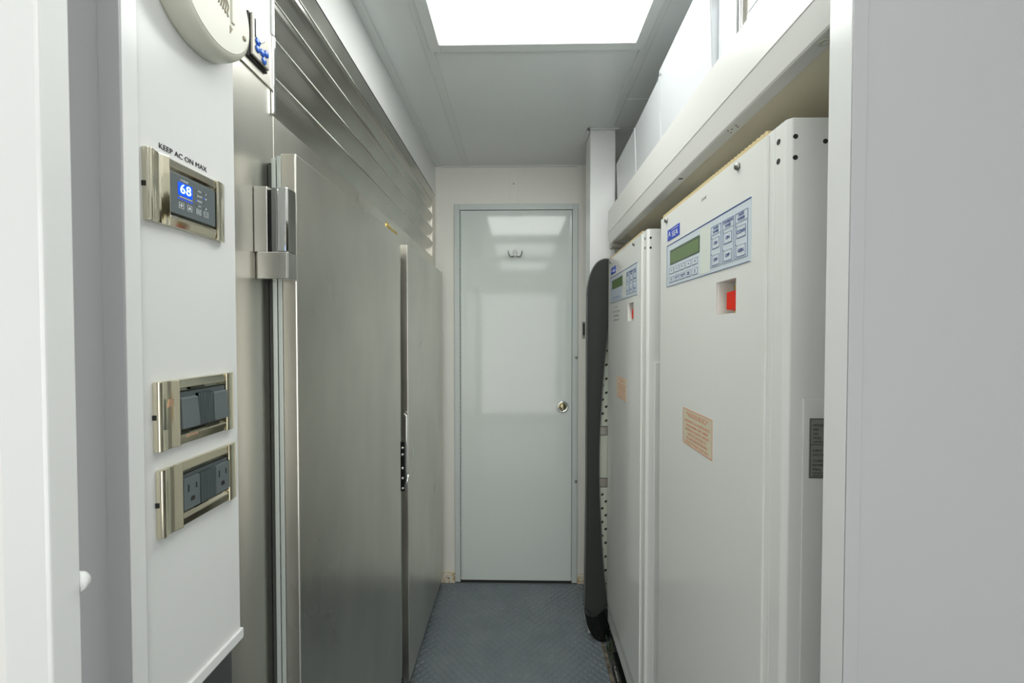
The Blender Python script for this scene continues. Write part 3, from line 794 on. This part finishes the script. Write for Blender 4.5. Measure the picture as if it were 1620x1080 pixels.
    for i, l in enumerate(lines):
        text('label_line', l, 0.0078, (q2, (w0 + w1) / 2, C - 0.1920 - i * 0.0092), '-x', M['print_o'], wl, 0.0001, squash=0.92)
    return root
cab1 = power_cabinet()
cab2 = copy_tree(cab1)
cab2.location.y += 0.632
cab2.location.z += 0.006
for o in [x for x in COL.objects if x.parent == cab2 and x.name.startswith('data_plate')]:
    for q_ in [x for x in COL.objects if x.parent == o]:
        bpy.data.objects.remove(q_)
    bpy.data.objects.remove(o)
cab2['label'] = 'far white power converter cabinet with keypad, beside the padded board'
text('pen_mark', 'SLAVE', 0.0080, (KX - 0.0003, 0.838, C + 0.2700), '-x', M['print_g'], cab1, 0.0001, shear=0.25)
cab2_root_y = 0.632
for i, l in enumerate(['CAUTION', 'HIGH VOLTAGE INSIDE', 'SHORE POWER', 'CONVERTER UNIT']):
    text('stencil_line', l, 0.0115, (KX - 0.0003, 0.952 + cab2_root_y, C + 0.1000 - i * 0.0165), '-x', M['print_g'], cab2, 0.0001)

# plinth carrying both cabinets
pl = MB()
pl.box(0.400, 0.80, 0.60, 1.74, 0.0, C - 1.2235)
pl = pl.build('cabinet_plinth', M['black'], None, 0.001)
tag(pl, 'dark recessed plinth under the two power cabinets', 'plinth')
bt = MB().box(0.3610, 0.3985, 1.28, 1.585, 0.0, 0.070)
bt = bt.build('battery_box', M['rubber'], None, 0.002)
tag(bt, 'low black battery box under the far power cabinet', 'battery')
text('battery_text', 'Cobra', 0.026, (0.3605, 1.515, 0.045), '-x', M['print_w'], bt, 0.0002, shear=0.2)
# bundled dark wiring past the battery
wb = MB()
for k in range(14):
    pts = []
    y, x, z = 1.600 + random.random() * 0.012, 0.3655 + random.random() * 0.018, 0.008 + random.random() * 0.03
    for i in range(9):
        pts.append((min(max(x, .3635), .3925), y, min(max(z, .006), .045)))
        y += 0.012
        x += random.uniform(-0.007, 0.007)
        z += random.uniform(-0.009, 0.009)
    wb.tube(pts, 0.0022, 6)
wm = new_mat('green_black_wire', (0.03, 0.045, 0.03), 0.3)
link_in(wm, ramp(wm, noise(wm, 160, 3, coords(wm)), [(0.4, (0.01, 0.014, 0.01)), (0.62, (0.16, 0.2, 0.13))]), 'Base Color')
wb = wb.build('wire_bundle', wm, None, smooth=True)
tag(wb, 'tangle of dark green wires behind the battery box', 'wires', kind='stuff')

# ================================================================== SHELF AND WHAT STANDS ON IT
SX = 0.362
shelf = empty('shelf', (0.65, 1.1, C + 0.360), 'deep white shelf with a tall fascia above the power cabinets', 'shelf')
f = MB().prism([(SX, C + 0.500), (SX, C + 0.411), (SX + 0.0012, C + 0.4095), (SX + 0.0075, C + 0.369), (SX + 0.0095, C + 0.366), (SX + 0.0330, C + 0.366), (SX + 0.0330, C + 0.500)], 'y', 0.470, 1.700)
f.build('fascia', M['shelf'], shelf, 0.001)
bx('shelf_board', M['board'], shelf, SX + 0.0335, 0.948, 0.470, 1.700, C + 0.384, C + 0.400)
MB().prism([(1.698, C + 0.365), (1.698, C + 0.343), (1.655, C + 0.343), (1.648, C + 0.348), (1.648, C + 0.353), (1.660, C + 0.357), (1.660, C + 0.365)], 'x', SX + 0.006, SX + 0.060).build('bracket', M['bracket'], shelf, 0.001)
MB().box(SX + 0.004, SX + 0.012, 1.652, 1.660, C + 0.349, C + 0.357).build('bracket_bolt', M['screw'], shelf)
MB().lathe([(0, 0.0075), (0.0015, 0.0072), (0.002, 0.004), (0.0006, 0.0035), (0.0006, 0)], (SX + 0.020, 0.5300, C + 0.366), (0, 0, -1), 24).build('screw_cap', M['ivory'], shelf, smooth=True)
for k, (dx_, dy_) in enumerate(((0, 0), (0.004, 0.012), (-0.004, 0.006), (0.006, -0.008), (0.0, -0.014))):
    MB().cyl((SX + 0.019 + dx_, 0.752 + dy_, C + 0.3662), (0, 0, -1), 0.0016, 0.0006, 10).build('nail_hole', M['hole'], shelf)
MB().box(SX + 0.014, SX + 0.024, 0.985, 0.991, C + 0.3655, C + 0.3662).build('nail_hole', M['hole'], shelf)

def shelf_box(y0, y1, top0, top1, xt, label, lean=0.012, name='storage_box'):
    """white sheet-metal housing: front leans slightly, small folded lip on the edges"""
    r = empty(name, (0.60, (y0 + y1) / 2, C + 0.4005), label, 'metal box', 'white sheet-metal boxes on the shelf')
    zb = C + 0.4005
    m_ = MB()
    xb = xt + lean
    A = [(xb, y0, zb), (xb, y1, zb), (0.80, y1, zb), (0.80, y0, zb)]
    B = [(xt, y0, C + top0), (xt, y1, C + top1), (0.80, y1, C + top1), (0.80, y0, C + top0)]
    m_.rings([A, B])
    m_.build('housing', M['sheet'], r, 0.002)
    e = 0.004
    A = [(xb - 0.002, y0, zb), (xb - 0.002, y0 + e, zb), (xb, y0 + e, zb), (xb, y0, zb)]
    B = [(xt - 0.002, y0, C + top0), (xt - 0.002, y0 + e, C + top0), (xt, y0 + e, C + top0), (xt, y0, C + top0)]
    MB().rings([A, B]).build('folded_edge', M['sheet'], r)
    return r
shelf_box(1.466, 1.742, 0.722, 0.708, 0.4040, 'white sheet-metal box on the shelf, farthest, beside the column')
shelf_box(1.212, 1.462, 0.742, 0.722, 0.4040, 'white sheet-metal box on the shelf, middle of the row')
nb = shelf_box(0.895, 1.210, 0.780, 0.757, 0.4020, 'tall white sheet-metal box on the shelf, nearest and highest of the row', 0.016)
MB().cyl((0.4010, 1.190, C + 0.735), (-1, 0, 0), 0.0030, 0.0012, 14).build('rivet', M['screw'], nb)
# rolled white cover
rc = []
for i in range(13):
    a = i / 12
    rc.append((0.410 + 0.020 * (1 - math.sin(a * math.pi)) * (a - 0.2), 0.812 + 0.078 * a))
pr = [(0.470, 0.890), (0.470, 0.812)] + [(0.408 + 0.024 * (abs(a_ - 0.45) ** 2) * 2, 0.812 + 0.078 * a_) for a_ in [i / 14 for i in range(15)]]
cv = MB().prism(pr, 'z', C + 0.4005, C + 0.700).build('curved_cover', M['sheet'], None, 0.001, smooth=False)
tag(cv, 'shiny curved white sheet-metal cover on the shelf beside the tallest box', 'metal cover')
# grey device with the dark window
dv = empty('breaker_box', (0.50, 0.70, C + 0.4005), 'grey metal breaker box with a dark window on the shelf', 'breaker box')
bx('housing', M['bracket'], dv, 0.4145, 0.62, 0.560, 0.790, C + 0.4005, C + 0.800, 0.002)
MB().box(0.4085, 0.4145, 0.781, 0.7850, C + 0.402, C + 0.795).box(0.4085, 0.4145, 0.7735, 0.777, C + 0.402, C + 0.795).build('chrome_rail', M['chrome'], dv, 0.0006)
bx('window', M['darkscreen'], dv, 0.4120, 0.4146, 0.7200, 0.7600, C + 0.577, C + 0.640, 0.0008, label='dark slate window')
bx('pane_frame', M['steel_hinge'], dv, 0.4125, 0.4146, 0.7140, 0.7650, C + 0.568, C + 0.5765, 0.0006)
text('window_letter', 'S', 0.0100, (0.4115, 0.7320, C + 0.584), '-x', M['label'], dv, 0.0002, bold=0.0002)

# ================================================================== PADDED BOARD AND PERFORATED PANEL
def smooth_poly(P, n=6):
    out = []
    N = len(P)
    for i in range(N):
        p0, p1, p2, p3 = P[(i - 1) % N], P[i], P[(i + 1) % N], P[(i + 2) % N]
        for k in range(n):
            t = k / n
            out.append(tuple(0.5 * ((2 * p1[j]) + (-p0[j] + p2[j]) * t + (2 * p0[j] - 5 * p1[j] + 4 * p2[j] - p3[j]) * t * t + (-p0[j] + 3 * p1[j] - 3 * p2[j] + p3[j]) * t ** 3) for j in range(2)))
    return out
pb = empty('padded_board', (0.33, 1.748, 0.0), 'tall charcoal fabric padded board standing on end against the white column', 'padded board')
outl = [(0.2825, 0.10), (0.2835, 0.155), (0.2815, 0.10 - .20), (0.284, -0.45), (0.283, -0.80), (0.276, -1.16)]
left = [(0.285, 0.20), (0.290, 0.235), (0.302, 0.268), (0.322, 0.295), (0.345, 0.307), (0.372, 0.311)]
body = [(0.2835, 0.16), (0.287, 0.205), (0.296, 0.245), (0.312, 0.280), (0.334, 0.303), (0.365, 0.311), (0.386, 0.290), (0.389, 0.200), (0.380, 0.080), (0.368, -0.03), (0.352, -0.20), (0.340, -0.42), (0.338, -0.60), (0.345, -0.80), (0.358, -1.00), (0.3725, -1.13), (0.372, -1.165), (0.340, -1.205), (0.300, -1.210), (0.279, -1.175), (0.2765, -1.13), (0.281, -0.80), (0.2825, -0.40), (0.2825, -0.05)]
sp = smooth_poly([(x, C + z) for x, z in body], 4)
cx_ = sum(p[0] for p in sp) / len(sp); cz_ = sum(p[1] for p in sp) / len(sp)
def inset(P, d):
    out = []
    n = len(P)
    for i in range(n):
        a, b = P[i - 1], P[(i + 1) % n]
        tx, tz = b[0] - a[0], b[1] - a[1]
        l = math.hypot(tx, tz) or 1
        out.append((P[i][0] + tz / l * d * ORI, P[i][1] - tx / l * d * ORI))
    return out
area = sum(sp[i - 1][0] * sp[i][1] - sp[i][0] * sp[i - 1][1] for i in range(len(sp)))
ORI = -1 if area > 0 else 1
r0, r1, r2 = inset(sp, 0.007), inset(sp, 0.002), sp
MB().rings([[(p_[0], 1.729, p_[1]) for p_ in r0], [(p_[0], 1.7315, p_[1]) for p_ in r1], [(p_[0], 1.737, p_[1]) for p_ in r2], [(p_[0], 1.757, p_[1]) for p_ in r2], [(p_[0], 1.762, p_[1]) for p_ in r1]]).build('pad', M['fabric'], pb, smooth=True)
pp = [(p_[0], 1.7335, p_[1]) for p_ in inset(sp, 0.0005)]
MB().tube(pp + [pp[0]], 0.0026, 6).build('piping', M['piping'], pb, smooth=True)
foot = smooth_poly([(x, C + z) for x, z in [(0.2755, -1.160), (0.283, -1.190), (0.296, -1.203), (0.315, -1.205), (0.335, -1.195), (0.352, -1.178), (0.3685, -1.168), (0.380, -1.20), (0.381, -1.27), (0.374, -1.306), (0.345, -1.308), (0.318, -1.295), (0.298, -1.265), (0.284, -1.225)]], 4)
MB().rings([[(p_[0], 1.7265, p_[1]) for p_ in inset(foot, 0.0)], [(p_[0], 1.764, p_[1]) for p_ in foot]]).build('rubber_foot', M['rubber'], pb, 0.003, label='glossy black end cap')

pf = empty('perforated_panel', (0.365, 1.771, 0.0), 'pale perforated plastic panel between the padded board and far cabinet', 'perforated panel')
def perf(z0, z1):
    o = bx('perforated_sheet', M['perf'], pf, 0.322, 0.401, 1.7660, 1.7765, z0, z1, 0.003)
    n = int((z1 - z0) / 0.06)
    for r_ in range(n):
        for k, xx in enumerate((0.342, 0.357, 0.372)):
            zz = z0 + 0.025 + r_ * 0.06 + (0.03 if k % 2 else 0.0)
            if zz > z1 - 0.012: continue
            MB().lathe([(0, 0.0065), (0.0005, 0.0065)], (xx, 1.7659, zz), (0, -1, 0), 14, 0.75).build('hole', M['hole'], o)
perf(C - 0.400, C + 0.06)
perf(C - 1.290, C - 0.665)
bx('clasp', M['bracket'], pf, 0.322, 0.401, 1.7665, 1.7765, C - 0.438, C - 0.402, 0.002)
bx('plain_sheet', M['perf'], pf, 0.322, 0.401, 1.7660, 1.7765, C - 0.625, C - 0.440, 0.004)
bx('clasp', M['bracket'], pf, 0.322, 0.401, 1.7665, 1.7765, C - 0.663, C - 0.627, 0.002)
bx('panel_foot', M['hole'], pf, 0.330, 0.395, 1.767, 1.776, 0.0, C - 1.2905)
